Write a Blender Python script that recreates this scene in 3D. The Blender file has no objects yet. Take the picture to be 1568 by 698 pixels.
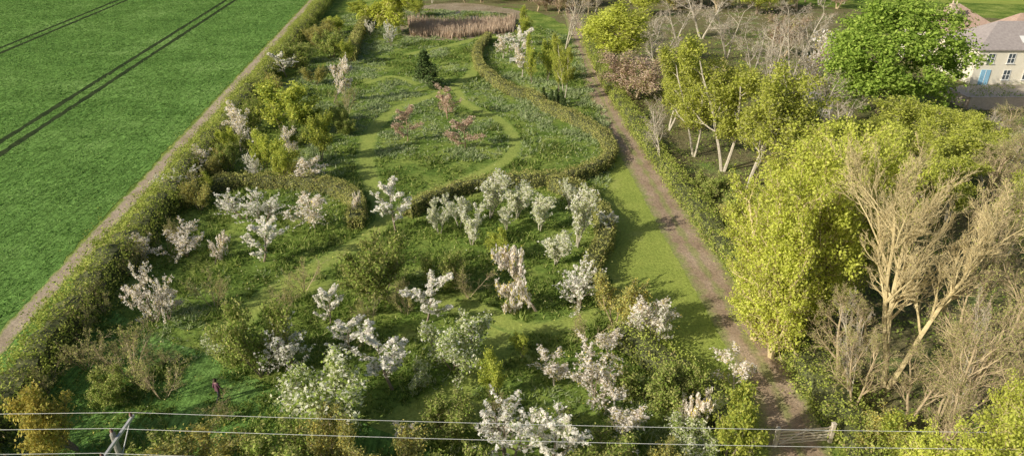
import bpy, math, random
import numpy as np
R=np.random.default_rng(7)
# ---------------------------------------------------------------- survey helpers
# Drone station 30 m above flat ground; points measured on the aerial survey are converted to ground metres.
H=30.;F=1060.;PT=math.radians(27);CX,CY=784.,349.
sp,cp=math.sin(PT),math.cos(PT)
def G(u,v):
    x=(u-CX)/F;y=(CY-v)/F;t=H/(sp-y*cp)
    return (t*x,t*(cp+y*sp))
def hgt(vb,vt):
    Y=G(0,vb)[1];y=(CY-vt)/F
    return H-Y*(sp-y*cp)/(cp+y*sp)
def GL(L): return [G(*p) for p in L]
scene=bpy.context.scene
COL=scene.collection
# ---------------------------------------------------------------- materials
def nt(name):
    m=bpy.data.materials.new(name);m.use_nodes=True
    t=m.node_tree;t.nodes.clear();return m,t,t.nodes,t.links
def ramp(N,L,fac,stops):
    r=N.new('ShaderNodeValToRGB');e=r.color_ramp.elements
    while len(e)<len(stops): e.new(.5)
    for i,(p,c) in enumerate(stops): e[i].position=p;e[i].color=(*c,1)
    L.new(fac,r.inputs[0]);return r.outputs[0]
def noise(N,L,vec,sc,det=3,rough=.6):
    n=N.new('ShaderNodeTexNoise');n.inputs['Scale'].default_value=sc;n.inputs['Detail'].default_value=det
    n.inputs['Roughness'].default_value=rough
    if vec is not None: L.new(vec,n.inputs['Vector'])
    return n.outputs[0]
def mixc(N,L,f,a,b,mode='MIX'):
    m=N.new('ShaderNodeMix');m.data_type='RGBA';m.blend_type=mode
    if isinstance(f,float): m.inputs[0].default_value=f
    else: L.new(f,m.inputs[0])
    for s,x in ((6,a),(7,b)):
        if isinstance(x,tuple): m.inputs[s].default_value=(*x,1)
        else: L.new(x,m.inputs[s])
    return m.outputs[2]
def math_(N,L,op,a,b=None,c=None):
    m=N.new('ShaderNodeMath');m.operation=op
    for i,x in enumerate((a,b,c)):
        if x is None: continue
        if isinstance(x,(int,float)): m.inputs[i].default_value=x
        else: L.new(x,m.inputs[i])
    return m.outputs[0]
def leafmat(name,stops,tr=.3,var=.35,objv=.3,nsc=.5):
    m,t,N,L=nt(name)
    g=N.new('ShaderNodeNewGeometry');oi=N.new('ShaderNodeObjectInfo')
    col=ramp(N,L,g.outputs['Random Per Island'],stops)
    n=noise(N,L,g.outputs['Position'],nsc,2)
    f=math_(N,L,'MULTIPLY_ADD',n,var*2,1-var)
    f2=math_(N,L,'MULTIPLY_ADD',oi.outputs['Random'],objv,1-objv/2)
    f=math_(N,L,'MULTIPLY',f,f2)
    cb=N.new('ShaderNodeVectorMath');cb.operation='SCALE';L.new(col,cb.inputs[0]);L.new(f,cb.inputs['Scale'])
    d=N.new('ShaderNodeBsdfDiffuse');L.new(cb.outputs[0],d.inputs[0])
    tl=N.new('ShaderNodeBsdfTranslucent');L.new(cb.outputs[0],tl.inputs[0])
    mx=N.new('ShaderNodeMixShader');mx.inputs[0].default_value=tr
    L.new(d.outputs[0],mx.inputs[1]);L.new(tl.outputs[0],mx.inputs[2])
    o=N.new('ShaderNodeOutputMaterial');L.new(mx.outputs[0],o.inputs[0]);return m
def solid(name,a,b,sc=3.,rough=.85,bump=.0,det=4):
    m,t,N,L=nt(name)
    tc=N.new('ShaderNodeNewGeometry');n=noise(N,L,tc.outputs['Position'],sc,det)
    c=ramp(N,L,n,[(.3,a),(.7,b)])
    p=N.new('ShaderNodeBsdfPrincipled');L.new(c,p.inputs['Base Color']);p.inputs['Roughness'].default_value=rough
    if bump:
        bp=N.new('ShaderNodeBump');bp.inputs['Strength'].default_value=.8;bp.inputs['Distance'].default_value=bump
        L.new(n,bp.inputs['Height']);L.new(bp.outputs[0],p.inputs['Normal'])
    o=N.new('ShaderNodeOutputMaterial');L.new(p.outputs[0],o.inputs[0]);return m
def groundmat(name,big,fine,bsc=.12,fsc=2.5,bump=.12,rows=None,edge=None):
    m,t,N,L=nt(name)
    g=N.new('ShaderNodeNewGeometry');P=g.outputs['Position']
    n1=noise(N,L,P,bsc,5,.65);c=ramp(N,L,n1,big)
    n2=noise(N,L,P,fsc,6,.75)
    f=ramp(N,L,n2,[(.32,(fine[0],)*3),(.68,(fine[1],)*3)])
    c=mixc(N,L,1.,c,f,'MULTIPLY')
    hgt_=n2
    if rows:
        mp=N.new('ShaderNodeMapping');mp.inputs['Rotation'].default_value=(0,0,rows[0]);L.new(P,mp.inputs['Vector'])
        mp.inputs['Scale'].default_value=(1,.06,1)
        n3=noise(N,L,mp.outputs[0],rows[1],3,.6)
        f3=ramp(N,L,n3,[(.35,(rows[2],)*3),(.65,(rows[3],)*3)])
        c=mixc(N,L,1.,c,f3,'MULTIPLY')
    if edge:
        a=N.new('ShaderNodeAttribute');a.attribute_name='across'
        e=math_(N,L,'ABSOLUTE',a.outputs['Fac'])
        n4=noise(N,L,P,1.1,5,.7)
        e=math_(N,L,'ADD',e,math_(N,L,'MULTIPLY_ADD',n4,1.3,-.65))
        ef=ramp(N,L,e,[(edge[1],(0,0,0)),(edge[2],(1,1,1))])
        gc=ramp(N,L,n2,[(.3,tuple(.6*k for k in edge[0])),(.7,tuple(1.35*k for k in edge[0]))])
        c=mixc(N,L,ef,c,gc)
        if len(edge)>3:
            e2=math_(N,L,'ABSOLUTE',a.outputs['Fac']);n5=noise(N,L,P,.6,5,.7)
            e2=math_(N,L,'ADD',e2,math_(N,L,'MULTIPLY_ADD',n5,.9,-.45))
            ef2=ramp(N,L,e2,[(.02,(edge[3],)*3),(.22,(0,0,0))])
            c=mixc(N,L,ef2,c,gc)
    p=N.new('ShaderNodeBsdfDiffuse');L.new(c,p.inputs[0])
    bp=N.new('ShaderNodeBump');bp.inputs['Strength'].default_value=1;bp.inputs['Distance'].default_value=bump
    L.new(hgt_,bp.inputs['Height']);L.new(bp.outputs[0],p.inputs['Normal'])
    o=N.new('ShaderNodeOutputMaterial');L.new(p.outputs[0],o.inputs[0]);return m
# ---------------------------------------------------------------- mesh helpers
def mk(name,V,parts,mats,smooth=False,attr=None):
    me=bpy.data.meshes.new(name);V=np.asarray(V,np.float32)
    parts=[(np.asarray(f,np.int32),m) for f,m in parts if len(f)]
    me.vertices.add(len(V));me.vertices.foreach_set('co',V.ravel())
    lp=np.concatenate([f.ravel() for f,_ in parts]);tot=np.concatenate([np.full(len(f),f.shape[1]) for f,_ in parts])
    st=np.concatenate([[0],np.cumsum(tot)[:-1]]).astype(np.int32)
    me.loops.add(len(lp));me.loops.foreach_set('vertex_index',lp)
    me.polygons.add(len(tot));me.polygons.foreach_set('loop_start',st)
    me.polygons.foreach_set('material_index',np.concatenate([np.full(len(f),m) for f,m in parts]).astype(np.int32))
    me.polygons.foreach_set('use_smooth',np.full(len(tot),smooth))
    if attr is not None:
        a=me.attributes.new('across','FLOAT','POINT');a.data.foreach_set('value',np.asarray(attr,np.float32))
    for m in mats: me.materials.append(m)
    me.update(calc_edges=True);return me
def ob(name,me,loc=(0,0,0),rot=(0,0,0),sc=(1,1,1),parent=None):
    o=bpy.data.objects.new(name,me);o.location=loc;o.rotation_euler=rot;o.scale=sc;COL.objects.link(o)
    if parent: o.parent=parent
    return o
def tubes(S,n):
    S=np.asarray(S,float).reshape(-1,8);p0,p1,r0,r1=S[:,:3],S[:,3:6],S[:,6],S[:,7]
    d=p1-p0;d/=np.linalg.norm(d,axis=1,keepdims=True)+1e-9
    ref=np.where(np.abs(d[:,2:3])>.9,[[1.,0,0]],[[0,0,1.]]);a=np.cross(d,ref);a/=np.linalg.norm(a,axis=1,keepdims=True);b=np.cross(d,a)
    t=np.arange(n)*2*math.pi/n;c,s=np.cos(t),np.sin(t)
    ring=a[:,None]*c[None,:,None]+b[:,None]*s[None,:,None]
    V=np.stack([p0[:,None]+ring*r0[:,None,None],p1[:,None]+ring*r1[:,None,None]],1).reshape(-1,3)
    k=np.arange(n);k2=(k+1)%n;base=np.arange(len(S))[:,None]*2*n
    Fc=np.stack([base+k,base+k2,base+n+k2,base+n+k],-1).reshape(-1,4)
    return V,Fc
def cards(C,size,rng,bias=0.,out=None):
    C=np.asarray(C,float);n=rng.normal(size=C.shape)
    n/=np.linalg.norm(n,axis=1,keepdims=True)
    if out is not None: n=n+bias*out
    n/=np.linalg.norm(n,axis=1,keepdims=True)
    a=np.cross(n,rng.normal(size=C.shape));a/=np.linalg.norm(a,axis=1,keepdims=True)+1e-9;b=np.cross(n,a)
    s=(size*rng.uniform(.6,1.35,len(C)))[:,None]
    V=np.stack([C-a*s,C-b*s*.6,C+a*s,C+b*s*.6],1).reshape(-1,3)
    return V,np.arange(len(V)).reshape(-1,4)
class MB:
    def __init__(s): s.V=[];s.P=[];s.n=0
    def add(s,V,Fc,m):
        if len(V)==0:return
        s.V.append(V);s.P.append((np.asarray(Fc)+s.n,m));s.n+=len(V)
    def mesh(s,name,mats,smooth=False): return mk(name,np.concatenate(s.V),s.P,mats,smooth)
    def box(s,c,d,m,rz=0.,pv=None):
        x,y,z=[k/2 for k in d];v=np.array([(i,j,k) for k in(-z,z) for i,j in((-x,-y),(x,-y),(x,y),(-x,y))])
        cc,ss=math.cos(rz),math.sin(rz);v=np.stack([v[:,0]*cc-v[:,1]*ss,v[:,0]*ss+v[:,1]*cc,v[:,2]],1)+np.array(c)
        s.add(v,[(3,2,1,0),(4,5,6,7),(0,1,5,4),(1,2,6,5),(2,3,7,6),(3,0,4,7)],m)
# ---------------------------------------------------------------- trees
def grow(S,T,rnd,p,d,L,r,lv,c):
    n=c['n'][lv];sl=L/n;rt=r*.35;w=c['wob'][lv];up=c['up'][lv]
    for i in range(n):
        x=d[0]+rnd.gauss(0,w);y=d[1]+rnd.gauss(0,w);z=d[2]+rnd.gauss(0,w)+up
        l=math.sqrt(x*x+y*y+z*z)+1e-9;d=(x/l,y/l,z/l)
        q=(p[0]+d[0]*sl,p[1]+d[1]*sl,max(p[2]+d[2]*sl,.05))
        ra=r+(rt-r)*i/n;rb=r+(rt-r)*(i+1)/n
        S.append((*p,*q,ra,rb))
        if lv>=c['leaf']: T.append((*p,*q))
        f=(i+1)/n
        if lv<c['max'] and f>c['st'][lv]:
            k=c['k'][lv];kk=int(k)+(rnd.random()<k%1)
            for j in range(kk):
                a=math.radians(c['ang'][lv]*rnd.uniform(.7,1.3))
                rx,ry,rz=rnd.gauss(0,1),rnd.gauss(0,1),rnd.gauss(0,1);dt=rx*d[0]+ry*d[1]+rz*d[2]
                rx-=dt*d[0];ry-=dt*d[1];rz-=dt*d[2];l=math.sqrt(rx*rx+ry*ry+rz*rz)+1e-9
                ca,sa=math.cos(a),math.sin(a)/l
                cd=(d[0]*ca+rx*sa,d[1]*ca+ry*sa,d[2]*ca+rz*sa)
                grow(S,T,rnd,q,cd,L*c['ra'][lv]*(1-c['fall']*f)*rnd.uniform(.7,1.2),max(rb*.62,c.get('rmin',.008)),lv+1,c)
        p=q
def cfg(**k):
    d=dict(max=2,leaf=1,n=[6,5,3,3,2],k=[2.5,1.5,1.5,1],ang=[50,40,40,40],ra=[.6,.45,.5,.5],up=[.05,.06,.05,.03,0],wob=[.06,.14,.2,.2,.2],st=[.2,.15,.1,.1],fall=.5,stems=1,tilt=0,L=3.,r=.1)
    d.update(k);return d
PR={}
def proto(kind,seed,c,mats,leaves=(),lumps=None):
    rnd=random.Random(seed);rng=np.random.default_rng(seed);S=[];T=[]
    for s in range(c['stems']):
        a=rnd.uniform(0,6.28) if c['stems']>1 else 0;tl=math.radians(c['tilt'])*rnd.uniform(.4,1.2)
        grow(S,T,rnd,(0.1*math.cos(a)*(c['stems']>1),0.1*math.sin(a)*(c['stems']>1),-.15),(math.cos(a)*math.sin(tl),math.sin(a)*math.sin(tl),math.cos(tl)),c['L']*rnd.uniform(.85,1.1),c['r'],0,c)
    S=np.array(S);T=np.array(T);mb=MB()
    big=S[:,6]>.05
    if big.any(): mb.add(*tubes(S[big],6),0)
    if (~big).any(): mb.add(*tubes(S[~big],3),0)
    cen=T.reshape(-1,3).mean(0) if len(T) else np.array([0,0,c['L']*.6])
    for (mi,cnt,sig,size,bias) in leaves:
        # uneven density: some twigs carry many leaves, some almost none
        wgt=rng.exponential(1,len(T))+.15;idx=rng.choice(len(T),cnt,p=wgt/wgt.sum());f=rng.random((cnt,1))
        C=T[idx,:3]*(1-f)+T[idx,3:]*f+rng.normal(0,sig,(cnt,3));C[:,2]=np.maximum(C[:,2],.1)
        o=C-cen;o/=np.linalg.norm(o,axis=1,keepdims=True)+1e-6;o[:,2]+=.25
        mb.add(*cards(C,size,rng,bias,o),mi)
    if lumps:
        mi,K,per,rx,rz,zc,lr,size=lumps[:8]
        D=rng.normal(size=(K,3));D/=np.linalg.norm(D,axis=1,keepdims=True);zl=lumps[8] if len(lumps)>8 else -.55
        D[:,2]=np.where(D[:,2]<zl,-D[:,2],D[:,2])
        rr=rng.uniform(.45,1.,K)**.6;wob=1+.14*np.sin(3*np.arctan2(D[:,1],D[:,0])+seed)
        LC=D*rr[:,None]*np.array([rx,rx,rz])*wob[:,None]+np.array([0,0,zc])
        lrr=lr*rng.uniform(.45,1.3,K)
        d=rng.normal(size=(K,per,3));d/=np.linalg.norm(d,axis=2,keepdims=True)
        d=d+.35*D[:,None];
        C=(LC[:,None]+d*lrr[:,None,None]*rng.uniform(.35,1.15,(K,per,1))*np.array([1,1,.8])).reshape(-1,3)
        C[:,2]=np.maximum(C[:,2],.1)
        o=d.reshape(-1,3);o=o/(np.linalg.norm(o,axis=1,keepdims=True)+1e-6);o=o+np.array([0,0,.3])
        mb.add(*cards(C,size,rng,1.0,o),mi)
    me=mb.mesh(kind,mats)
    V=np.concatenate(mb.V);hh=np.percentile(V[:,2],99.7);ww=np.percentile(np.abs(V[:,:2]),97)*2
    PR.setdefault(kind,[]).append((me,hh,ww))
bark=solid('bark_grey_brown',(.18,.14,.10),(.33,.27,.2),6)
barkp=solid('bark_pale',(.38,.34,.26),(.60,.54,.44),5)
barkg=solid('bark_golden',(.46,.37,.19),(.68,.57,.33),3)
barkb=solid('bark_thicket_brown',(.33,.25,.15),(.52,.42,.26),3)
barkr=solid('bark_reddish',(.36,.22,.15),(.48,.32,.24),3)
Lw=leafmat('blossom_white',[(0,(.94,.90,.82)),(.5,(.97,.94,.88)),(.9,(.98,.96,.92)),(.94,(.40,.47,.18)),(1,(.4,.45,.18))],.5,.0,.03)
Lp=leafmat('blossom_pale_pink',[(0,(.93,.84,.76)),(.5,(.97,.92,.85)),(.86,(.98,.94,.89)),(.90,(.44,.38,.18)),(1,(.42,.42,.2))],.5,.0,.05)
Lcr=leafmat('blossom_cream_green',[(0,(.46,.54,.22)),(.35,(.62,.66,.34)),(.6,(.88,.87,.70)),(1,(.95,.94,.85))],.45,.08,.08)
Lyg=leafmat('leaf_yellow_green',[(0,(.36,.41,.07)),(.5,(.51,.55,.10)),(1,(.63,.65,.16))],.45,.28,.25)
Lyy=leafmat('leaf_lime',[(0,(.46,.51,.08)),(.5,(.62,.67,.12)),(1,(.74,.76,.20))],.45,.25,.12)
Lfg=leafmat('leaf_fresh_green',[(0,(.21,.30,.055)),(.5,(.32,.42,.09)),(1,(.44,.52,.14))],.4,.32,.25)
Lch=leafmat('leaf_chestnut',[(0,(.20,.31,.05)),(.5,(.32,.45,.08)),(1,(.44,.55,.12))],.4,.3,.1)
Lol=leafmat('leaf_olive',[(0,(.28,.31,.09)),(.5,(.42,.43,.14)),(1,(.54,.53,.21))],.35,.28,.3)
Lbr=leafmat('leaf_bronze',[(0,(.44,.32,.22)),(.5,(.56,.43,.32)),(1,(.65,.52,.41))],.35,.25,.2)
Lor=leafmat('leaf_golden',[(0,(.50,.41,.10)),(.5,(.64,.55,.13)),(1,(.70,.63,.2))],.4,.3,.2)
Lyw=leafmat('leaf_yew',[(0,(.06,.10,.035)),(.5,(.10,.15,.05)),(1,(.15,.20,.07))],.15,.3,.2)
Lhg=leafmat('hedge_leaf',[(0,(.24,.30,.06)),(.5,(.38,.45,.09)),(.86,(.52,.57,.15)),(1,(.46,.36,.19))],.35,.4,.0,.35)
Lho=leafmat('hedge_leaf_olive',[(0,(.27,.29,.08)),(.5,(.40,.41,.13)),(.85,(.53,.52,.18)),(1,(.47,.36,.20))],.3,.4,.0,.35)
for s in range(4):
    proto('w',10+s,cfg(L=3.2,r=.07,k=[2.5,1.4,0],stems=1+(s%2)*2,tilt=22,ang=[54,40,40],ra=[.68,.38,.4],up=[.04,.09,.08]),[bark,Lw,Lfg],[(1,2700,.045,.08,0),(2,300,.08,.06,0)])
    proto('p',20+s,cfg(L=2.8,r=.07,k=[2.5,1.6,0],stems=1+(s%2)*2,tilt=34,ang=[60,45,40],ra=[.75,.45,.4],up=[.03,.03,.03],wob=[.08,.18,.22]),[bark,Lp,Lor],[(1,2800,.06,.08,0),(2,400,.1,.06,0)])
for s in range(2):
    proto('sp',30+s,cfg(L=3.2,r=.06,k=[2.4,1.8,1.],max=3,ang=[50,45,40],ra=[.6,.5,.4]),[barkp,Lp,Lor],[(1,1400,.06,.065,0),(2,300,.06,.05,0)])
    proto('up',35+s,cfg(L=4.,r=.06,k=[3,1.5,0],stems=3,tilt=14,ang=[30,28,30],ra=[.5,.4,.4],up=[.05,.15,.1]),[barkp,Lcr,Lw],[(1,2300,.09,.08,.2),(2,1000,.06,.08,0)])
for s in range(3):
    proto('cb',40+s,cfg(L=2.4,r=.05,stems=6,tilt=42,k=[2.4,1.6,0],ang=[40,40,40]),[bark,Lcr,Lfg],[(1,4600,.11,.07,.4),(2,2800,.12,.065,.3)])
    proto('gb',45+s,cfg(L=2.4,r=.05,stems=6,tilt=44,k=[2.4,1.8,0],ang=[42,42,40]),[bark,Lfg,Lol],[(1,4200,.12,.07,.4),(2,4800,.12,.065,.3)])
    proto('ob',50+s,cfg(L=2.6,r=.05,stems=6,tilt=40,k=[2.4,1.8,0],ang=[42,42,40]),[barkb,Lol,Lor],[(1,4400,.12,.065,.4),(2,2000,.12,.065,.3)])
    proto('bb',55+s,cfg(L=2.6,r=.04,stems=5,tilt=44,max=3,k=[2.4,2,1.3],ang=[42,42,40],n=[5,4,3,3],rmin=.006),[barkb,Lol],[(1,1100,.08,.05,0)])
    proto('yb',60+s,cfg(L=3.2,r=.06,stems=2,tilt=24,k=[3,1.8,0],ang=[48,42,40],up=[.05,.08,.08]),[bark,Lyg,Lfg],[(1,4000,.13,.08,.2),(2,1300,.12,.07,.2)])
for s in range(3):
    proto('lt',70+s,cfg(L=10.5,r=.17,stems=2+(s==1),tilt=14,max=3,n=[8,6,4,3],k=[1.8,1.5,1.5],st=[.3,.2,.1],ang=[45,45,45],ra=[.45,.5,.5],up=[.06,.06,.05,.02],leaf=2),[barkp,Lyg,Lol],[(1,11500,.28,.12,.3),(2,3000,.26,.11,.3)])
    proto('bt',75+s,cfg(L=10,r=.14,stems=2,tilt=12,max=4,n=[8,6,4,3,2],k=[2,1.6,1.6,1.5],st=[.25,.2,.1,.1],ang=[36,38,40,40],ra=[.5,.5,.5,.55],up=[.06,.08,.07,.04,.0],leaf=3,rmin=.006),[barkb,Lol],[(1,3000,.15,.05,0)])
    proto('st',80+s,cfg(L=9,r=.14,stems=2,tilt=16,max=4,n=[7,6,4,3,2],k=[1.8,1.5,1.5,1.5],st=[.25,.2,.1,.1],ang=[42,42,42,42],ra=[.5,.5,.5,.55],up=[.06,.06,.05,.03,.0],leaf=3,rmin=.009),[barkp,Lbr],[(1,900,.12,.06,0)])
proto('gt',94,cfg(L=12,r=.17,stems=3,tilt=17,max=4,n=[10,8,6,4,3],k=[1.6,1.4,1.4,1.4],st=[.36,.2,.15,.1],ang=[30,30,30,30],ra=[.6,.5,.5,.55],up=[.04,.10,.10,.07,.03],leaf=4,rmin=.009,fall=.5,wob=[.05,.07,.09,.12,.15]),[barkg,Lyy],[(1,600,.1,.04,0)])
proto('og',92,cfg(L=2.8,r=.07,stems=3,tilt=38,k=[2.6,1.8,0],ang=[46,42,40]),[bark,Lor,Lyg],[(1,6500,.13,.075,.3),(2,1500,.12,.07,.3)])
for s in range(2):
    proto('ch',95+s,cfg(L=9,r=.4,max=2,k=[2.5,1.5,0],st=[.3,.2],ang=[60,45]),[bark,Lch],[],(1,280,150,5.2,6.2,7.8,1.1,.15,-.9))
    proto('wc',100+s,cfg(L=10,r=.2,stems=5,tilt=11,max=3,n=[9,6,3,2],k=[3,1.8,1.2,0],ang=[42,40,40],up=[.05,.12,.12,.1],st=[.02,.1,.1],leaf=1,ra=[.34,.45,.5]),[barkg,Lyy,Lyg],[(1,19000,.2,.09,.5),(2,7000,.2,.09,.4)],(1,60,90,2.4,4.4,4.8,.7,.1))
    proto('rb',105+s,cfg(L=5.5,r=.2,stems=2,tilt=20,k=[2.5,1.6,0],ang=[50,45]),[barkb,Lbr,Lol],[(1,4500,.25,.09,.3),(2,1500,.25,.09,.3)],(1,40,60,2.3,1.9,3.6,.6,.1))
    proto('dt',110+s,cfg(L=6.5,r=.2,stems=2,tilt=15,k=[2.5,1.6,0],ang=[50,45],st=[.3,.2]),[bark,Lyg,Lyy],[(1,6000,.3,.11,.3)],(2,90,70,2.6,2.6,4.6,.8,.11))
proto('ww',120,cfg(L=7,r=.25,max=2,n=[6,6,7],k=[3,3.,0],ang=[50,70],ra=[.55,.8],up=[.05,-.05,-.5],leaf=2),[barkg,Lyy],[(1,14000,.12,.11,.1)])
for s in range(2):
    proto('cs',125+s,cfg(L=3.,r=.05,max=3,n=[4,4,3,2],k=[2.6,1.8,1.2],ang=[55,45,40],rmin=.012),[barkr,Lbr],[(1,1500,.08,.07,0)])
proto('yw',130,cfg(L=3.2,r=.08,n=[10,3,2],max=1,k=[5,0],st=[.02,0],ang=[75,40],ra=[.42,.3],fall=.92,up=[0,.05]),[bark,Lyw],[(1,9000,.09,.07,.3)])
NAMES=dict(w='white_blossom_tree',p='cherry_blossom_tree',sp='young_cherry_tree',up='pear_blossom_tree',cb='flowering_shrub',gb='green_shrub',ob='olive_shrub',bb='bare_shrub',yb='young_leafing_tree',lt='ash_tree',bt='bare_tree',st='silver_bare_tree',gt='golden_bare_tree',og='golden_leaf_tree',ch='horse_chestnut_tree',wc='hornbeam_tree',rb='copper_leaf_tree',dt='maple_tree',ww='weeping_willow_tree',cs='ornamental_sapling',yw='yew_tree')
RT=random.Random(5)
def T(kind,u,vb,vt,w,parent=None,name=None):
    h=max(hgt(vb,vt),.8);Y=G(0,vb)[1];tm=Y*cp+(H-h*.6)*sp
    X=(u-CX)/F*tm;wm=w/F*tm
    h=max(h-.16*wm*H/Y,.78*h)      # crowns seen from above look taller than they are
    me,hh,ww=RT.choice(PR[kind]);a=RT.uniform(.9,1.1)
    return ob(name or NAMES[kind],me,(X,Y,0),(RT.gauss(0,.03),RT.gauss(0,.03),RT.uniform(0,6.28)),(wm/ww*a,wm/ww/a,h/hh),parent)
ORCH=[('w',435,118,76,42),('p',505,158,86,58),('w',565,55,28,22),('w',597,72,30,24),('yw',655,132,76,32),('yb',430,212,124,85),
('gb',462,112,58,48),('gb',505,88,46,42),('yb',520,52,24,44),('ob',480,70,40,30),('sp',360,232,155,50),('yb',350,242,195,26),('yb',485,247,170,44),('gb',515,202,160,34),
('yb',402,266,196,34),('yb',420,286,214,58),('sp',442,252,195,34),('w',387,272,232,24),('w',270,294,250,60),('sp',305,268,222,44),('sp',475,288,236,50),
('w',368,335,288,58),('w',402,340,298,48),('w',395,400,322,66),('p',280,392,332,74),('p',322,405,360,56),('sp',478,350,290,66),('p',222,492,394,74),('p',250,490,445,48),
('p',535,342,294,32),('w',603,356,280,62),('gb',580,455,358,96),('w',500,496,424,48),('w',440,566,488,70),('w',530,540,474,60),('w',597,596,504,90),('w',650,496,424,76),
('cb',695,566,480,108),('cb',490,645,536,118),('gb',392,576,460,98),('bb',460,446,392,70),('bb',430,480,430,60),('bb',120,565,500,70),('bb',190,575,492,90),('bb',235,610,524,80),
('bb',165,560,510,60),('gb',165,612,566,60),('og',100,684,570,112),('up',672,358,304,36),('up',702,348,296,40),('up',722,374,314,50),('up',748,334,260,48),('up',790,334,276,46),('up',826,354,300,40),('up',776,352,312,36),
('up',885,378,284,46),('up',872,318,276,34),('yb',765,406,350,56),('p',826,476,372,120),('w',888,474,396,68),('up',850,404,352,48),('gb',682,440,374,60),('bb',716,455,398,66),('w',928,362,316,42),
('ob',945,496,416,80),('sp',1000,530,450,80),('w',1000,528,456,54),('p',912,610,520,112),('sp',850,590,538,62),('sp',932,546,500,54),('p',1036,672,590,94),('w',776,712,604,104),('w',850,715,606,104),
('yb',760,606,532,46),('gb',672,672,608,88),('yb',1120,712,596,88),('sp',1132,604,530,62),('gb',1000,606,536,100),('sp',962,680,610,70),('gb',1050,640,566,90),('cb',1065,700,646,70),
('ob',290,735,650,124),('gb',400,745,660,120),('ob',512,720,620,100),('ob',600,745,666,110),('gb',700,750,660,100),('gb',215,760,686,110),('gb',930,745,665,100),('ob',1010,745,675,90),
('bb',560,520,450,60),('bb',320,470,410,70),('cb',640,590,552,48),('yb',800,545,502,34),('cb',350,545,498,50),('bb',330,640,600,60),('bb',620,480,420,50),('bb',760,640,590,50),('gb',880,680,630,60),('sp',620,690,640,40),('bb',900,520,470,60),
('yb',320,300,262,34),('ob',330,270,230,40),('gb',375,200,150,40),('yb',450,180,140,34),('ob',420,150,112,40),('yb',395,190,150,34),('bb',240,560,520,50),
('gb',352,262,218,40),('ob',300,322,276,44),('bb',250,385,330,50),('gb',445,225,188,40),('yb',470,205,165,36),('ob',440,270,240,44),('gb',455,95,62,40),('ob',500,60,30,40),('yb',535,100,60,30),('bb',530,175,130,40),('gb',378,232,200,34),('ob',480,130,100,36),('gb',530,205,178,30),
('bb',200,420,370,50),('bb',150,480,425,56),('bb',110,520,465,56),('sp',215,400,355,44),('bb',60,600,540,60),('bb',300,300,255,40),
('cs',684,182,128,40),('cs',622,216,162,36),('cs',711,228,178,46),
('w',790,98,42,44),('sp',770,90,50,30),('yb',815,128,50,28),('yb',838,124,58,30),('yb',858,142,62,28),('lt',866,155,50,40),('sp',800,120,60,30),('yw',834,160,134,10),('yw',844,165,138,10),('yw',853,162,136,10),('yw',862,166,140,10),
('yb',805,70,8,40),('st',868,75,-30,70),('ww',592,52,-30,70),('yb',555,30,-5,40),('yb',640,28,-8,40)]
for t in ORCH: T(*t)
RIGHT=[('dt',942,104,-2,92),('st',1000,92,10,70),('rb',976,152,72,104),('st',1010,120,40,70),('st',1018,250,150,80),('lt',1125,262,52,150),('lt',1075,240,70,110),('lt',1165,285,90,120),('st',1190,170,10,90),('st',1235,160,40,100),('p',1240,150,44,90),
('ch',1372,186,-14,184),('lt',1400,262,145,110),('st',1296,200,130,70),('st',1500,250,158,80),('bt',1540,240,155,80),('lt',1330,275,180,110),('lt',1455,255,165,90),('st',1420,250,170,80),
('wc',1175,470,285,100),('wc',1215,545,258,130),('wc',1272,520,190,140),('wc',1325,470,185,120),('wc',1262,400,180,140),('wc',1170,520,360,90),('wc',1190,400,240,90),
('gt',1425,592,194,236),('bt',1310,600,430,110),('bt',1510,640,370,140),('bt',1560,620,290,150),('bt',1410,650,530,110),('bt',1540,520,230,130),('bt',1520,700,440,150),('bt',1330,640,490,90),('st',1330,620,440,70),('bt',1470,650,480,100),('bt',1450,740,560,120),('bt',1560,740,470,120),('st',1500,660,430,90),
('wc',1420,880,640,120),('wc',1540,900,620,150),('wc',1580,800,580,100),('yb',1380,730,640,90),('gb',1460,780,690,120),('ob',1360,700,630,80),('lt',1560,420,240,100),('bt',1520,330,190,110),('lt',1470,350,215,110),('bt',1420,330,200,100),('bt',1560,350,195,100),
('dt',1400,240,160,80),('dt',1335,240,175,70),('lt',1430,300,180,110),('lt',1380,320,195,100),('lt',1530,300,200,90),
('st',1040,60,-5,70),('st',1080,60,-20,90),('st',1120,90,-10,90),('lt',1030,200,110,70),('st',1200,250,120,90),('ob',1110,150,90,70),('gb',1150,330,285,70),('gb',1095,300,255,54),('ob',1130,360,315,60),('st',1225,120,-10,90),('dt',1050,140,70,60),('lt',1490,215,165,60),
('lt',1250,270,160,80),('st',1290,240,150,80),('ob',1215,300,230,70),('st',1225,215,100,90),('gb',1180,340,270,60),('ob',1060,200,150,50),('st',1160,120,30,80),('st',1255,90,10,70),('rb',1205,90,20,60),('gb',1030,160,120,40),('st',1540,300,180,90),('st',1260,200,100,80)]
for t in RIGHT: T(*t)
dw=ob('distant_woodland',None)
for i in range(125):
    if i<95: u=RT.uniform(640,1300);vb=RT.uniform(-14,24);hh=RT.uniform(4.5,9)
    else: u=RT.uniform(1250,1640);vb=RT.uniform(-50,-22);hh=RT.uniform(5,8)
    if u<810: vb=RT.uniform(-20,6)
    k=RT.choice(['st','bt','rb','lt','st','bt','dt','bt','st','ob','rb'])
    Y=G(0,vb)[1];tt=Y*cp+H*sp
    me,h0,w0=RT.choice(PR[k]);ww=hh*RT.uniform(.8,1.1)
    ob('woodland_tree',me,((u-CX)/F*tt,Y,0),(0,0,RT.uniform(0,6)),(ww/w0,ww/w0,hh/h0),dw)
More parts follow.
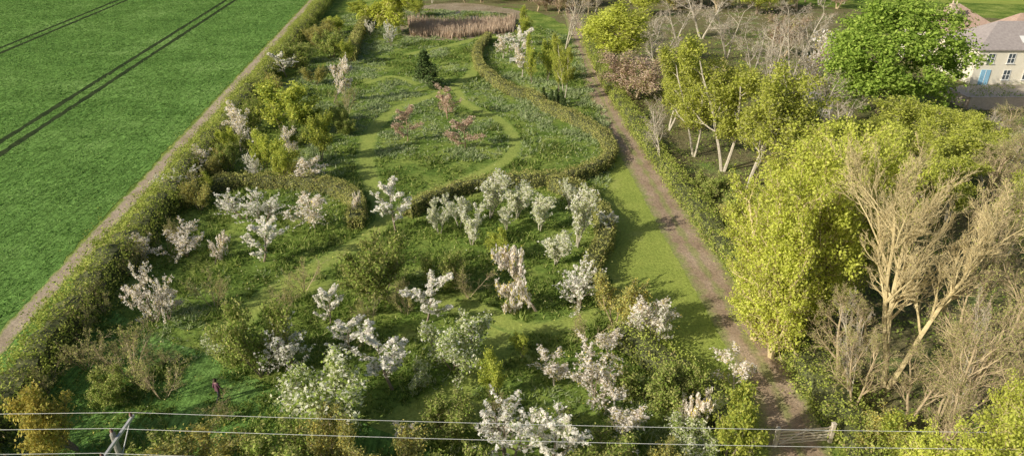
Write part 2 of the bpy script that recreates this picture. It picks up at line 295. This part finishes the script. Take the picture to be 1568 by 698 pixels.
# ---------------------------------------------------------------- curves
def cr(P,step=.6):
    P=np.array(P,float);A=np.vstack([2*P[0]-P[1],P,2*P[-1]-P[-2]]);out=[]
    for i in range(1,len(A)-2):
        n=max(2,int(np.linalg.norm(A[i+1]-A[i])/step));t=np.linspace(0,1,n,endpoint=False)[:,None]
        a,b,c,d=A[i-1],A[i],A[i+1],A[i+2]
        out.append(.5*((2*b)+(-a+c)*t+(2*a-5*b+4*c-d)*t*t+(-a+3*b-3*c+d)*t**3))
    return np.vstack(out+[A[-2:-1]])
def frame(C):
    t=np.gradient(C,axis=0);t/=np.linalg.norm(t,axis=1,keepdims=True)+1e-9
    return t,np.stack([-t[:,1],t[:,0]],1)
def ribbon(name,px,w,z,mat,step=.5,jit=.12,world=None):
    C=cr(world if world is not None else GL(px),step);t,n=frame(C);k=np.linspace(-1,1,7)
    j=1+jit*np.sin(np.arange(len(C))*.9)*R.uniform(-1,1,len(C))
    V=C[:,None]+n[:,None]*(k[None,:,None]*w/2*j[:,None,None])
    V=np.concatenate([V,np.full((*V.shape[:2],1),z)],2).reshape(-1,3);m=len(k)
    i=np.arange(len(C)-1)[:,None]*m+np.arange(m-1)
    Fc=np.stack([i,i+m,i+m+1,i+1],-1).reshape(-1,4)
    ob(name,mk(name,V,[(Fc,0)],[mat],False,np.tile(k,len(C))));return C
def sheet(name,px,z,mat,world=None,wob=.25):
    P=list(world or GL(px));P=cr(P+[P[0]],1.2)[:-1];P=P+R.normal(0,wob,P.shape)
    me=bpy.data.meshes.new(name);me.from_pydata([(a,b,z) for a,b in P],[],[list(range(len(P)))]);me.materials.append(mat);me.update()
    ob(name,me)
# ---------------------------------------------------------------- ground
meadow=groundmat('meadow_grass',[(.3,(.09,.15,.03)),(.46,(.16,.235,.05)),(.6,(.28,.34,.08)),(.72,(.38,.42,.14))],(.45,1.5),.2,2.2)
mown=groundmat('mown_grass',[(.3,(.26,.33,.08)),(.6,(.34,.40,.10)),(.8,(.42,.45,.14))],(.65,1.25),.5,4,.05,None,((.21,.29,.07),.5,1.1))
lawn=groundmat('lawn_grass',[(.3,(.26,.33,.07)),(.55,(.34,.40,.09)),(.75,(.44,.47,.14))],(.6,1.3),.3,4,.06)
crop=groundmat('wheat_crop',[(.3,(.12,.235,.055)),(.5,(.165,.30,.072)),(.7,(.235,.37,.11))],(.62,1.35),.06,2.2,.2,(-.11,4.5,.62,1.32))
soil=groundmat('bare_soil',[(.3,(.36,.29,.2)),(.6,(.5,.41,.31)),(.8,(.58,.49,.38))],(.7,1.2),.4,5,.06,None,((.28,.34,.09),.6,1.1))
rut=groundmat('wheel_rut',[(.3,(.025,.042,.018)),(.7,(.06,.08,.035))],(.7,1.3),.4,3,.05)
verge=groundmat('verge_grass',[(.3,(.32,.39,.08)),(.7,(.47,.50,.14))],(.5,1.4),.3,2.5,.15,None,((.30,.36,.09),.7,1.1))
drv=groundmat('drive_gravel',[(.3,(.31,.225,.15)),(.5,(.43,.32,.225)),(.72,(.54,.42,.31))],(.58,1.25),.35,4,.06,None,((.28,.32,.10),.5,1.0,.65))
wood=groundmat('woodland_floor',[(.3,(.14,.16,.06)),(.5,(.22,.19,.10)),(.7,(.18,.27,.07))],(.5,1.5),.25,2.5,.2)
reedm=groundmat('marsh',[(.3,(.28,.23,.14)),(.7,(.45,.37,.27))],(.5,1.3),.3,2)
ob('ground',mk('ground',[(-2500,-2500,0),(2500,-2500,0),(2500,2500,0),(-2500,2500,0)],[([(0,1,2,3)],0)],[meadow]))
ddir=np.array([-.110,1.]);ddir/=np.linalg.norm(ddir)
def along(u,v,a=-60,b=700,n=14):
    p=np.array(G(u,v));return [tuple(p+ddir*s) for s in np.linspace(a,b,n)]
e=along(60,436,-60,800)
sheet('crop_field',None,.02,crop,world=[(-900,e[0][1])]+e+[(-900,e[-1][1])],wob=.12)
TR=[(0,78),(0,227)]
for (u,v) in TR:
    for off in (-1.2,1.2):
        c=np.array(G(u,v));pts=[tuple(c+np.array([off,0])+ddir*s) for s in np.linspace(-50,600,12)]
        ribbon('tractor_wheel_track',None,.95,.028,rut,1.,.35,world=pts)
ribbon('farm_track',None,1.7,.032,soil,.7,.2,world=[(x+1.2,y) for x,y in e])
ribbon('grass_verge',None,2.8,.012,verge,.7,.2,world=[(x+3.2,y) for x,y in e])
sheet('lawn',[(862,300),(905,285),(950,235),(985,250),(1040,335),(1110,440),(1165,540),(1215,660),(1190,720),(1120,700),(1075,610),(1010,560),(950,470),(925,400),(905,340)],.006,lawn)
sheet('woodland_floor',[(905,60),(960,150),(1030,270),(1120,400),(1210,520),(1290,620),(1350,720),(1400,900),(2200,900),(2000,300),(1800,60),(1200,6),(1000,-20),(640,-20),(620,8),(800,14)],.004,wood)
DR=ribbon('driveway',[(1260,900),(1232,720),(1212,660),(1190,600),(1150,528),(1092,432),(1040,350),(988,262),(942,190),(908,120),(888,60),(872,8),(865,-30)],3.8,.016,drv,.5,.06)
PATHS=[([(285,640),(310,575),(345,515),(420,445),(500,400),(560,365),(590,330),(572,290),(560,240),(572,198),(612,165),(680,140),(720,115),(735,85),(745,55)],2.4),
([(560,680),(620,640),(700,596),(752,545),(760,500),(700,470),(560,440),(430,442)],2.4),
([(580,345),(640,305),(720,272),(775,245),(788,215),(765,185),(715,160),(700,140)],2.0),
([(620,85),(690,70),(745,58),(830,55)],2.4),([(640,130),(600,118),(560,128)],1.8),
([(730,470),(790,500),(850,500),(920,480)],2.0)]
PC=[(ribbon('mown_path',p,w,.009+.002*i,mown,.4,.1),w) for i,(p,w) in enumerate(PATHS)]
# ---------------------------------------------------------------- hedges
core=solid('hedge_core',(.06,.07,.025),(.12,.13,.05),3)
def hedge(name,px,w,h,mat,dens=60,size=.1,world=None,rough=.22):
    C=cr(world if world is not None else GL(px),.5);t,n=frame(C);rng=np.random.default_rng(len(C))
    prof=np.array([(-.5,0),(-.52,.5),(-.42,.88),(0,.95),(.42,.88),(.52,.5),(.5,0)])*.86
    A=np.arange(len(C));nz=.5*np.sin(A*.31+1)+.5*np.sin(A*.13)+.4*np.sin(A*.83)
    k0=.10+.12*(rough>.35)
    hh=h*(1+k0*nz+rng.normal(0,.03,len(C)));ww=w*(1+k0*np.roll(nz,7)+rng.normal(0,.03,len(C)))
    V=np.concatenate([C[:,None]+n[:,None]*(prof[None,:,0:1]*ww[:,None,None]),(prof[None,:,1]*hh[:,None])[:,:,None]],2).reshape(-1,3);V+=rng.normal(0,.04,V.shape)
    m=7;i=np.arange(len(C)-1)[:,None]*m+np.arange(m-1);Fc=np.stack([i,i+m,i+m+1,i+1],-1).reshape(-1,4)
    mb=MB();mb.add(V,Fc,0);l=(len(C)-1)*m;mb.P.append((np.array([[0,1,2,3],[3,4,5,6],[l+3,l+2,l+1,l],[l+6,l+5,l+4,l+3]]),0))
    L=np.linalg.norm(np.diff(C,axis=0),axis=1).sum();cnt=int(L*(w+2*h)*dens)
    s=rng.uniform(0,len(C)-1.001,cnt);k=s.astype(int);f=(s-k)[:,None]
    c0=C[k]*(1-f)+C[k+1]*f;nn=n[k];hq=hh[k]*(1-f[:,0])+hh[k+1]*f[:,0];wq=ww[k]*(1-f[:,0])+ww[k+1]*f[:,0]
    q=rng.uniform(0,w+2*h,cnt);side=np.where(q<h,-1,np.where(q>h+w,1,0))
    a=np.where(side==0,(q-h)/w-.5,side*.5);b=np.where(side==-1,q/h,np.where(side==1,(q-h-w)/h,1.))
    a=a*np.where(b>.85,.92,1.0)
    lump=.12*np.sin(c0[:,0]*2.1+b*3)*np.sin(c0[:,1]*1.7)+.07*np.sin(c0[:,0]*5+c0[:,1]*4.3)
    ex=rng.exponential(rough*.35,cnt)+lump*(1+rough)-.03
    P=np.concatenate([c0+nn*(a*wq+np.sign(side)*ex)[:,None],(b*hq*.97+(side==0)*ex*1.2)[:,None]],1)+rng.normal(0,.05,(cnt,3));P[:,2]=np.maximum(P[:,2],.03)
    o=np.concatenate([nn*side[:,None],(side==0)[:,None]*1.+.25],1)
    mb.add(*cards(P,size,rng,.9,o),1)
    for ei,sg in ((0,-1),(-1,1)):
        ne=int(w*h*dens*1.6);aa=rng.uniform(-.5,.5,(ne,1));P=np.concatenate([C[ei]+n[ei]*aa*w+t[ei]*sg*rng.uniform(0,.25,(ne,1)),rng.uniform(.03,h,(ne,1))],1)
        mb.add(*cards(P,size,rng,.9,np.tile([*(t[ei]*sg),.2],(ne,1))),1)
    ob(name,mb.mesh(name,[core,mat]))
hb=[tuple(np.array(p)+np.array([5.6,0])) for p in along(60,436,-30,190,20)]
hedge('boundary_hedge',None,2.3,2.5,Lhg,80,.09,world=hb,rough=.8)
hedge('clipped_hedge',[(748,62),(733,80),(732,100),(748,122),(785,146),(812,152),(840,172),(880,190),(918,212),(934,236),(922,260),(880,276),(830,284),(770,286),(705,296),(650,318),(625,332)],1.3,1.5,Lho,90,.08)
hedge('clipped_hedge',[(545,352),(548,322),(520,300),(470,290),(410,286),(350,290),(305,302),(285,320)],1.4,1.6,Lho,90,.08)
hedge('clipped_hedge',[(845,290),(885,306),(912,330),(926,356),(922,386),(908,410),(905,440)],1.4,1.7,Lho,90,.08)
hedge('overgrown_hedge',[(950,520),(985,545),(1030,578),(1075,612),(1110,655),(1130,700)],2.0,1.5,Lhg,80,.08,rough=.7)
hedge('roadside_hedge',[(900,62),(922,112),(955,168),(1000,235),(1050,305),(1100,370),(1140,425)],1.8,1.5,Lhg,80,.085,rough=.5)
hedge('roadside_hedge',[(1140,425),(1180,480),(1225,550),(1268,615),(1310,680),(1340,750)],2.3,1.7,Lhg,90,.08,rough=.6)
hedge('garden_hedge',[(538,95),(545,70),(556,45),(570,25)],1.6,2.0,Lho,60,.12)
hedge('garden_hedge',[(1180,150),(1240,190),(1300,230),(1360,260)],1.4,1.6,Lho,60,.12)
# ---------------------------------------------------------------- meadow tufts
def vnoise(x,y,s,seed=0):
    x=x/s;y=y/s;xi=np.floor(x).astype(int);yi=np.floor(y).astype(int);fx=x-xi;fy=y-yi;fx=fx*fx*(3-2*fx);fy=fy*fy*(3-2*fy)
    def h(a,b): return np.modf(np.abs(np.sin(a*127.1+b*311.7+seed*17.3)*43758.5453))[0]
    return (h(xi,yi)*(1-fx)+h(xi+1,yi)*fx)*(1-fy)+(h(xi,yi+1)*(1-fx)+h(xi+1,yi+1)*fx)*fy
def inpoly(x,y,P):
    r=np.zeros(len(x),bool);j=len(P)-1
    for i in range(len(P)):
        xi,yi=P[i];xj,yj=P[j];c=((yi>y)!=(yj>y))&(x<(xj-xi)*(y-yi)/(yj-yi+1e-12)+xi);r^=c;j=i
    return r
def dist(x,y,C):
    C=C[::2];out=np.empty(len(x))
    for s in range(0,len(x),20000):
        sl=slice(s,s+20000);out[sl]=np.sqrt(((x[sl,None]-C[None,:,0])**2+(y[sl,None]-C[None,:,1])**2).min(1))
    return out
def blades(x,y,hh,ww,nb,rng,lean=.5):
    n=len(x);x=np.repeat(x,nb)+rng.normal(0,.09,n*nb);y=np.repeat(y,nb)+rng.normal(0,.09,n*nb);hh=np.repeat(hh,nb)*rng.uniform(.6,1.2,n*nb);ww=np.repeat(ww,nb)
    a=rng.uniform(0,6.28,n*nb);c,s=np.cos(a),np.sin(a);l=rng.normal(0,lean,(n*nb,2))*hh[:,None]
    V=np.stack([np.stack([x-c*ww,y-s*ww,0*x],1),np.stack([x+c*ww,y+s*ww,0*x],1),np.stack([x+l[:,0],y+l[:,1],hh],1)],1).reshape(-1,3)
    return V,np.arange(len(V)).reshape(-1,3)
MP=GL([(-40,720),(120,490),(340,240),(540,10),(760,20),(880,60),(905,130),(935,190),(945,240),(925,300),(925,420),(1050,590),(1140,720),(1100,900),(-200,900)])
Lg=leafmat('tall_grass',[(0,(.13,.205,.04)),(.5,(.22,.31,.07)),(.85,(.35,.42,.11)),(1,(.50,.52,.20))],.4,.6,0,.22)
Lgp=leafmat('pale_herbs',[(0,(.26,.35,.14)),(.5,(.38,.46,.21)),(1,(.54,.58,.36))],.4,.3,0,.25)
rng=np.random.default_rng(3)
n=220000;Y=22+170*rng.random(n)**1.7;X=rng.uniform(-60,45,n)
k=inpoly(X,Y,MP);X,Y=X[k],Y[k]
dmin=np.full(len(X),9.)
for C,w in PC: dmin=np.minimum(dmin,dist(X,Y,C)-w/2)
k=dmin>rng.exponential(.10,len(X))-.22;X,Y=X[k],Y[k]
nz=vnoise(X,Y,2.2)*.6+vnoise(X,Y,.8,3)*.4
k=nz>rng.uniform(.2,.6,len(X));X,Y,nz=X[k],Y[k],nz[k]
pal=(vnoise(X,Y,5.,9)+.35*(Y>75)+rng.normal(0,.12,len(X)))>.80
mb=MB()
for q,mi in ((~pal,0),(pal,1)): mb.add(*blades(X[q],Y[q],.10+.66*nz[q]**2,.037+.0006*Y[q],3,rng,.7),mi)
ob('meadow_grass',mb.mesh('meadow_grass',[Lg,Lgp]))
n=120000;Y=30+170*rng.random(n)**1.5;X=rng.uniform(-150,-15,n)
ex=np.interp(Y,[q[1] for q in e],[q[0] for q in e]);k=(X<ex-.1)&(X>-(Y*.891+13)*.8-4);X,Y=X[k],Y[k];ok=np.ones(len(X),bool)
for (u,v) in TR:
    c=np.array(G(u,v));lx=c[0]+(Y-c[1])*-.110
    for off in (-1.2,1.2): ok&=np.abs(X-lx-off)>.55
X,Y=X[ok],Y[ok];hh=.12+.10*vnoise(X,Y,3.)
Lcrop=leafmat('wheat_blade',[(0,(.14,.27,.06)),(.5,(.20,.35,.09)),(1,(.29,.44,.14))],.4,.35,0,.12)
V,Fc=blades(X,Y,hh,.03+.0008*Y,3,rng,1.1);ob('wheat_plants',mk('wheat_plants',V,[(Fc,0)],[Lcrop]))
n=50000;X=rng.uniform(5,95,n);Y=22+130*rng.random(n)**1.4
WP=GL([(915,70),(970,160),(1040,275),(1130,400),(1225,520),(1300,620),(1360,720),(1420,900),(2200,900),(2000,300),(1800,60),(1200,20)])
k=inpoly(X,Y,WP)&(vnoise(X,Y,3.,5)>.32);X,Y=X[k],Y[k]
P=np.stack([X,Y,rng.uniform(.03,.75,len(X))*vnoise(X,Y,1.5,8)],1);P=np.repeat(P,3,0)+rng.normal(0,.14,(len(P)*3,3));P[:,2]=np.abs(P[:,2])
V,Fc=cards(P,.11,rng,1.,np.tile([0,0,1.],(len(P),1)));ob('woodland_undergrowth',mk('woodland_undergrowth',V,[(Fc,0)],[Lfg]))
Ldf=leafmat('daffodil_petal',[(0,(.8,.75,.5)),(.5,(.85,.75,.15)),(1,(.85,.85,.75))],.3,.1,0)
cx=[G(*p) for p in [(470,330),(250,545),(215,520),(180,600),(160,640),(880,480),(830,180),(870,120),(800,110),(840,90),(735,400),(600,440),(330,450),(640,230),(560,180),(850,240),(420,410),(700,640),(960,640),(930,160)]]
Q=np.concatenate([np.array(c)+rng.normal(0,2.2,(55,2)) for c in cx]);P=np.concatenate([Q,rng.uniform(.2,.38,(len(Q),1))],1)
mb=MB();mb.add(*cards(P,.06,rng),0);V,Fc=blades(Q[:,0],Q[:,1],P[:,2],np.full(len(Q),.02),4,rng,.2);mb.add(V,Fc,1);ob('daffodil_patch',mb.mesh('daffodil_patch',[Ldf,Lg]))
# ---------------------------------------------------------------- pond and reeds
m,t_,N,L=nt('pond_water');p=N.new('ShaderNodeBsdfPrincipled');p.inputs['Base Color'].default_value=(.03,.035,.025,1);p.inputs['Roughness'].default_value=.08
o=N.new('ShaderNodeOutputMaterial');L.new(p.outputs[0],o.inputs[0])
sheet('marsh_bank',[(618,58),(700,62),(790,52),(800,20),(700,5),(610,20)],.012,reedm)
sheet('pond',[(640,34),(700,38),(770,32),(780,22),(700,18),(640,22)],.03,m)
Lrd=leafmat('reed_stem',[(0,(.44,.33,.23)),(.6,(.6,.47,.35)),(1,(.7,.58,.45))],.2,.25,0,.3)
RP=GL([(628,56),(700,60),(786,50),(790,32),(700,38),(625,34)]);n=30000;X=rng.uniform(-40,10,n);Y=rng.uniform(110,190,n);k=inpoly(X,Y,RP);X,Y=X[k],Y[k]
V,Fc=blades(X,Y,rng.uniform(1.2,2.2,len(X)),np.full(len(X),.07),4,rng,.12);ob('reed_bed',mk('reed_bed',V,[(Fc,0)],[Lrd]))
# ---------------------------------------------------------------- gate
wd=solid('weathered_timber',(.48,.42,.33),(.66,.59,.49),8)
a=np.array(G(1186,683));b=np.array(G(1270,676));Lg_=np.linalg.norm(b-a);ang=math.atan2(b[1]-a[1],b[0]-a[0])
mb=MB()
for z in (.22,.42,.63,.86,1.12): mb.box((0,0,z),(Lg_-.3,.04,.09 if z<1 else .12),0)
for x in (-Lg_/2+.15,Lg_/2-.15,0): mb.box((x,.042,.66),(.1,.035,1.1),0)
S=[(-Lg_/2+.2,-.05,.22,0,-.05,1.1,.045,.045),(Lg_/2-.2,-.05,.22,0,-.05,1.1,.045,.045)];mb.add(*tubes(S,4),0)
for x in (-Lg_/2,Lg_/2):
    mb.box((x,0,.7),(.2,.2,1.4),0);mb.box((x,0,1.43),(.23,.23,.06),0)
ob('farm_gate',mb.mesh('farm_gate',[wd]),(*((a+b)/2),0),(0,0,ang))
# ---------------------------------------------------------------- bench
def bench(u,v,rz):
    mb=MB()
    for i in range(4): mb.box((0,-.18+i*.12,.45),(1.3,.1,.03),0)
    for i in range(3): mb.box((0,.27+i*.02,.58+i*.13),(1.3,.025,.1),0)
    for x in (-.58,.58):
        mb.box((x,-.2,.215),(.07,.07,.43),0);mb.box((x,.315,.45),(.07,.05,.9),0);mb.box((x,0,.64),(.07,.56,.04),0);mb.box((x,-.2,.525),(.06,.06,.19),0)
    x,y=G(u,v);ob('garden_bench',mb.mesh('garden_bench',[pale]),(x,y,0),(0,0,rz))
pale=solid('pale_paint',(.6,.58,.53),(.72,.7,.66),6)
bench(952,616,.2);bench(786,97,.1)
# ---------------------------------------------------------------- pole and lines
con=solid('creosoted_pole',(.2,.19,.17),(.34,.32,.29),8);cer=solid('brown_ceramic',(.12,.06,.04),(.2,.1,.07),8,.3);wire=solid('aluminium_wire',(.6,.6,.58),(.72,.72,.7),2,.45)
ph=9.;px,py=-16.9,22.15
mb=MB()
mb.add(*tubes([(px,py,0,px,py,4.5,.17,.15),(px,py,4.5,px,py,ph-.05,.15,.12),(px,py,ph-.05,px,py,ph+.12,.12,.02)],12),0)
mb.box((px+.17,py,ph-.25),(.1,2.7,.13),1)
mb.add(*tubes([(px+.17,py-1.0,ph-.3,px+.12,py,ph-1.2,.03,.03),(px+.17,py+1.,ph-.3,px+.12,py,ph-1.2,.03,.03)],6),1)
ins=[]
for dy,zz in ((-1.2,0),(0,.2),(1.2,0)):
    X0=px+.17 if dy else px;z=ph-.18+zz
    prof=[(0,.03),(.06,.03),(.07,.08),(.11,.05),(.12,.08),(.17,.045),(.19,.06),(.24,.03)]
    mb.add(*tubes([(X0,py+dy,z+p[0],X0,py+dy,z+q[0],p[1],q[1]) for p,q in zip(prof,prof[1:])],10),2);ins.append((X0,py+dy,z+.24))
ob('utility_pole',mb.mesh('utility_pole',[con,solid('galvanised_steel',(.4,.4,.39),(.55,.55,.54),5,.5),cer]))
for (x,y,z) in ins:
    S=[]
    for (x1,y1,sag) in ((x+70,y-1.2,.55),(x-70,y+1.,.55)):
        pr=(x,y,z)
        for i in range(1,29):
            f=i/28;q=(x+(x1-x)*f,y+(y1-y)*f,z-4*sag*f*(1-f));S.append((*pr,*q,.010,.010));pr=q
    ob('power_line',mk('power_line',*[(lambda r:(r[0],[(r[1],0)],[wire]))(tubes(S,5))][0]))
# ---------------------------------------------------------------- house
cream=solid('cream_render',(.74,.68,.55),(.80,.75,.63),1.5);tile=solid('clay_tile_roof',(.38,.25,.19),(.52,.38,.3),2.5,.9,.05);slate=solid('slate_roof',(.30,.26,.25),(.42,.37,.35),2.5,.7,.03)
blue=solid('blue_paint',(.25,.5,.7),(.32,.56,.75),4,.5);white=solid('white_paint',(.74,.74,.72),(.8,.8,.78),4,.5)
glass,t_,N,L=nt('window_glass');p=N.new('ShaderNodeBsdfPrincipled');p.inputs['Base Color'].default_value=(.06,.08,.10,1);p.inputs['Roughness'].default_value=.1
o=N.new('ShaderNodeOutputMaterial');L.new(p.outputs[0],o.inputs[0])
brick=solid('garden_wall_brick',(.5,.4,.31),(.64,.54,.44),4)
def hip(mb,x0,x1,y0,y1,z,rh,m,ov=.4,hipl=True,hipr=True):
    x0-=ov;x1+=ov;y0-=ov;y1+=ov;w=(y1-y0)/2;ym=(y0+y1)/2;a=x0+(w if hipl else 0);b=x1-(w if hipr else 0)
    V=np.array([(x0,y0,z),(x1,y0,z),(x1,y1,z),(x0,y1,z),(a,ym,z+rh),(b,ym,z+rh)])
    V=np.concatenate([V,V[:4]-[0,0,.15]])
    mb.add(V,[(0,1,5,4),(2,3,4,5),(6,9,8,7),(0,6,7,1),(1,7,8,2),(2,8,9,3),(3,9,6,0)],m);mb.add(V,[(3,0,4),(1,2,5)],m)
def part(mb,name,mats,par): return ob(name,mb.mesh(name,mats),parent=par)
hx,hy=G(1484,130)
house=ob('cream_country_house',None,(hx,hy,0))
mb=MB();mb.box((9,5,2.8),(18,10,5.6),0);mb.box((4,15.01,3.),(11,9.98,6.),0);part(mb,'walls',[cream],house)
mb=MB();hip(mb,0,18,0,10,5.65,3.4,0);part(mb,'slate_roof',[slate],house)
mb=MB();hip(mb,-1.5,9.5,10,20,6.4,3.6,0,.4);hip(mb,12,22,12,20,5.,3.4,0);part(mb,'tiled_roof',[tile],house)
mb=MB();mb.box((17,16,2.4),(9,7,4.8),0);part(mb,'rear_wing',[cream],house)
mb=MB()
for cx_,cy_ in ((1.5,12),(15,5)):
    mb.box((cx_,cy_,9.2),(1.3,.8,2.6),0);mb.box((cx_,cy_,10.56),(1.5,1.,.12),0)
    for d in (-.35,.35): mb.add(*tubes([(cx_+d,cy_,10.6,cx_+d,cy_,11.1,.15,.12)],8),0)
part(mb,'chimneys',[brick],house)
mw=MB();mg=MB()
def win(x,z,w=1.1,h=1.5):
    y=-.03;mg.box((x,y,z),(w,.04,h),0)
    for dx in (-w/2,w/2,0): mw.box((x+dx,y-.03,z),(.08,.05,h+.1),0)
    for dz in (-h/2,h/2,0): mw.box((x,y-.028,z+dz),(w,.05,.08),0)
    mw.box((x,y-.06,z-h/2-.1),(w+.3,.2,.08),0)
for x in (2.2,5.4,8.6,11.8,15): win(x,4.2)
for x in (5.4,8.6,15): win(x,1.6)
part(mg,'window_glass',[glass],house);part(mw,'window_frames',[white],house)
mb=MB();mb.box((2.,-.06,1.2),(1.5,.1,2.4),0);mb.box((2.,-.12,1.2),(.08,.04,2.3),1);part(mb,'blue_door',[blue,white],house)
mb=MB()
for x in (7.,9.5): 
    y=.8;z=5.65+3.4*((y+.4)/5.4)+.02
    V=np.array([(x,y,z),(x+.9,y,z),(x+.9,y+1.3,z+.82),(x,y+1.3,z+.82)])+[0,0,.05];mb.add(V,[(0,1,2,3)],0)
part(mb,'skylights',[white],house)
mb=MB()
gx,gy=G(1480,168);mb.box((9,0,.9),(18,.35,1.8),0);mb.box((9,0,1.845),(18.2,.45,.08),0);mb.box((0,6,.88),(.33,11.6,1.76),0)
ob('garden_wall',mb.mesh('garden_wall',[brick]),(gx,gy,0))
gravel=groundmat('courtyard_gravel',[(.3,(.42,.37,.29)),(.7,(.56,.5,.41))],(.8,1.2),.4,5,.03)
sheet('courtyard',[(1470,165),(1700,168),(1700,128),(1480,130)],.03,gravel)
sheet('side_lane',[(1180,200),(1240,215),(1275,160),(1240,140),(1190,160)],.02,groundmat('asphalt',[(.3,(.2,.2,.21)),(.7,(.3,.3,.31))],(.8,1.2),.4,5,.03))
sheet('far_pasture',[(1250,-2),(1700,10),(2200,10),(2200,-120),(1250,-120)],.02,lawn,wob=.5)
sx,sy=G(1072,140);shed=ob('garden_shed',None,(sx,sy,0),(0,0,.3))
mb=MB();mb.box((0,0,1.2),(6,4,2.4),0);part(mb,'walls',[wd],shed)
mb=MB();hip(mb,-3,3,-2,2,2.56,1.5,0,.3,False,False);part(mb,'roof',[slate],shed)
mb=MB();mb.box((0,-2.04,1.),(1.1,.06,2.),0);mb.box((1.9,-2.04,1.5),(.9,.06,.8),1);part(mb,'door_and_window',[white,glass],shed)
# ---------------------------------------------------------------- person
def skin(name,V,E,Rr,mats,pick,par,sub=2):
    me=bpy.data.meshes.new(name);me.from_pydata(V,E,[]);o=ob(name,me)
    o.modifiers.new('s','SKIN');sd=me.skin_vertices[0].data
    for i,r in enumerate(Rr): sd[i].radius=(r,r) if not isinstance(r,tuple) else r
    sd[0].use_root=True
    s=o.modifiers.new('b','SUBSURF');s.levels=sub;s.render_levels=sub
    bpy.context.view_layer.update();dg=bpy.context.evaluated_depsgraph_get()
    m2=bpy.data.meshes.new_from_object(o.evaluated_get(dg));bpy.data.objects.remove(o)
    m2.materials.clear()
    for m in mats: m2.materials.append(m)
    for p_ in m2.polygons: p_.material_index=pick(p_.center);p_.use_smooth=True
    return ob(name,m2,parent=par)
sk=solid('skin',(.5,.32,.24),(.56,.37,.28),9,.5);jk=solid('maroon_jacket',(.12,.05,.075),(.17,.07,.10),9);tr=solid('dark_trousers',(.03,.032,.045),(.06,.06,.075),9);hr=solid('brown_hair',(.05,.03,.02),(.09,.06,.04),20);sh=solid('boots',(.03,.02,.015),(.05,.035,.03),9)
wx,wy=G(337,614);walker=ob('walking_person',None,(wx,wy,0),(0,0,2.6),(1.04,)*3)
V=[(0,0,.93),(0,0,1.12),(0,-.01,1.3),(0,0,1.42),(0,0,1.5),(0,-.02,1.58),(0,-.02,1.66),
(.1,0,.88),(.11,-.13,.5),(.11,-.1,.1),(.11,-.24,.05),
(-.1,0,.88),(-.11,.08,.5),(-.11,.3,.14),(-.11,.2,.05),
(.19,0,1.38),(.24,.08,1.1),(.23,.0,.87),(-.19,0,1.38),(-.24,-.08,1.1),(-.22,-.22,.9)]
E=[(0,1),(1,2),(2,3),(3,4),(4,5),(5,6),(0,7),(7,8),(8,9),(9,10),(0,11),(11,12),(12,13),(13,14),(3,15),(15,16),(16,17),(3,18),(18,19),(19,20)]
Rr=[(.16,.12),(.145,.11),(.17,.12),(.12,.09),.055,.085,.09,.095,.06,.045,.04,.095,.06,.045,.04,.065,.047,.034,.065,.047,.034]
def pick(c):
    if c.z>1.47: return 0
    if c.z>.86 : return 1
    if c.z>.13: return 2
    return 3
skin('body',V,E,Rr,[sk,jk,tr,sh],pick,walker)
skin('hair',[(0,.035,1.66),(0,.05,1.58),(0,.0,1.72)],[(0,1),(0,2)],[.095,.075,.06],[hr],lambda c:0,walker)
skin('nose',[(0,-.10,1.63),(0,-.125,1.605)],[(0,1)],[.014,.016],[sk],lambda c:0,walker,1)
for sx_,(hx_,hy_,hz_) in ((1,(.23,0,.87)),(-1,(-.22,-.22,.9))):
    V=[(hx_,hy_,hz_),(hx_,hy_-.005,hz_-.08)];E=[(0,1)];Rr=[(.022,.035),(.018,.038)]
    for i,(dy,l) in enumerate(((-.03,.07),(-.01,.08),(.01,.075),(.03,.06))):
        b0=len(V);V+=[(hx_,hy_+dy,hz_-.1),(hx_-.005*sx_,hy_+dy,hz_-.1-l*.5),(hx_-.02*sx_,hy_+dy,hz_-.1-l)];E+=[(1,b0),(b0,b0+1),(b0+1,b0+2)];Rr+=[.009,.0085,.007]
    b0=len(V);V+=[(hx_-.01*sx_,hy_-.045,hz_-.05),(hx_-.015*sx_,hy_-.06,hz_-.09)];E+=[(0,b0),(b0,b0+1)];Rr+=[.011,.008]
    skin('hand',V,E,Rr,[sk],lambda c:0,walker,1)
# ---------------------------------------------------------------- light and camera
sd=np.array([-.88,-.47]);sd/=np.linalg.norm(sd);el=math.radians(27)
w=bpy.data.worlds.new('World');scene.world=w;w.use_nodes=True;N=w.node_tree.nodes;L=w.node_tree.links
sky=N.new('ShaderNodeTexSky');sky.sky_type='NISHITA';sky.sun_disc=False;sky.sun_elevation=el;sky.sun_rotation=math.atan2(sd[0],sd[1])
sky.dust_density=3.
L.new(sky.outputs[0],N['Background'].inputs[0]);N['Background'].inputs[1].default_value=.095
l=bpy.data.lights.new('sun','SUN');l.energy=5.;l.angle=math.radians(.5);l.color=(1,.93,.78)
so=ob('sun',l)
from mathutils import Vector
so.rotation_euler=Vector((-sd[0]*math.cos(el),-sd[1]*math.cos(el),-math.sin(el))).to_track_quat('-Z','Y').to_euler()
cam=bpy.data.cameras.new('camera');cam.sensor_width=36;cam.lens=36*F/1568;cam.clip_end=6000;cam.clip_start=.5
co=ob('camera',cam,(0,0,H),(math.radians(90)-PT,0,0));scene.camera=co
scene.view_settings.view_transform='Standard';scene.view_settings.look='None';scene.view_settings.exposure=0
print('polys',sum(len(m.polygons) for m in bpy.data.meshes))
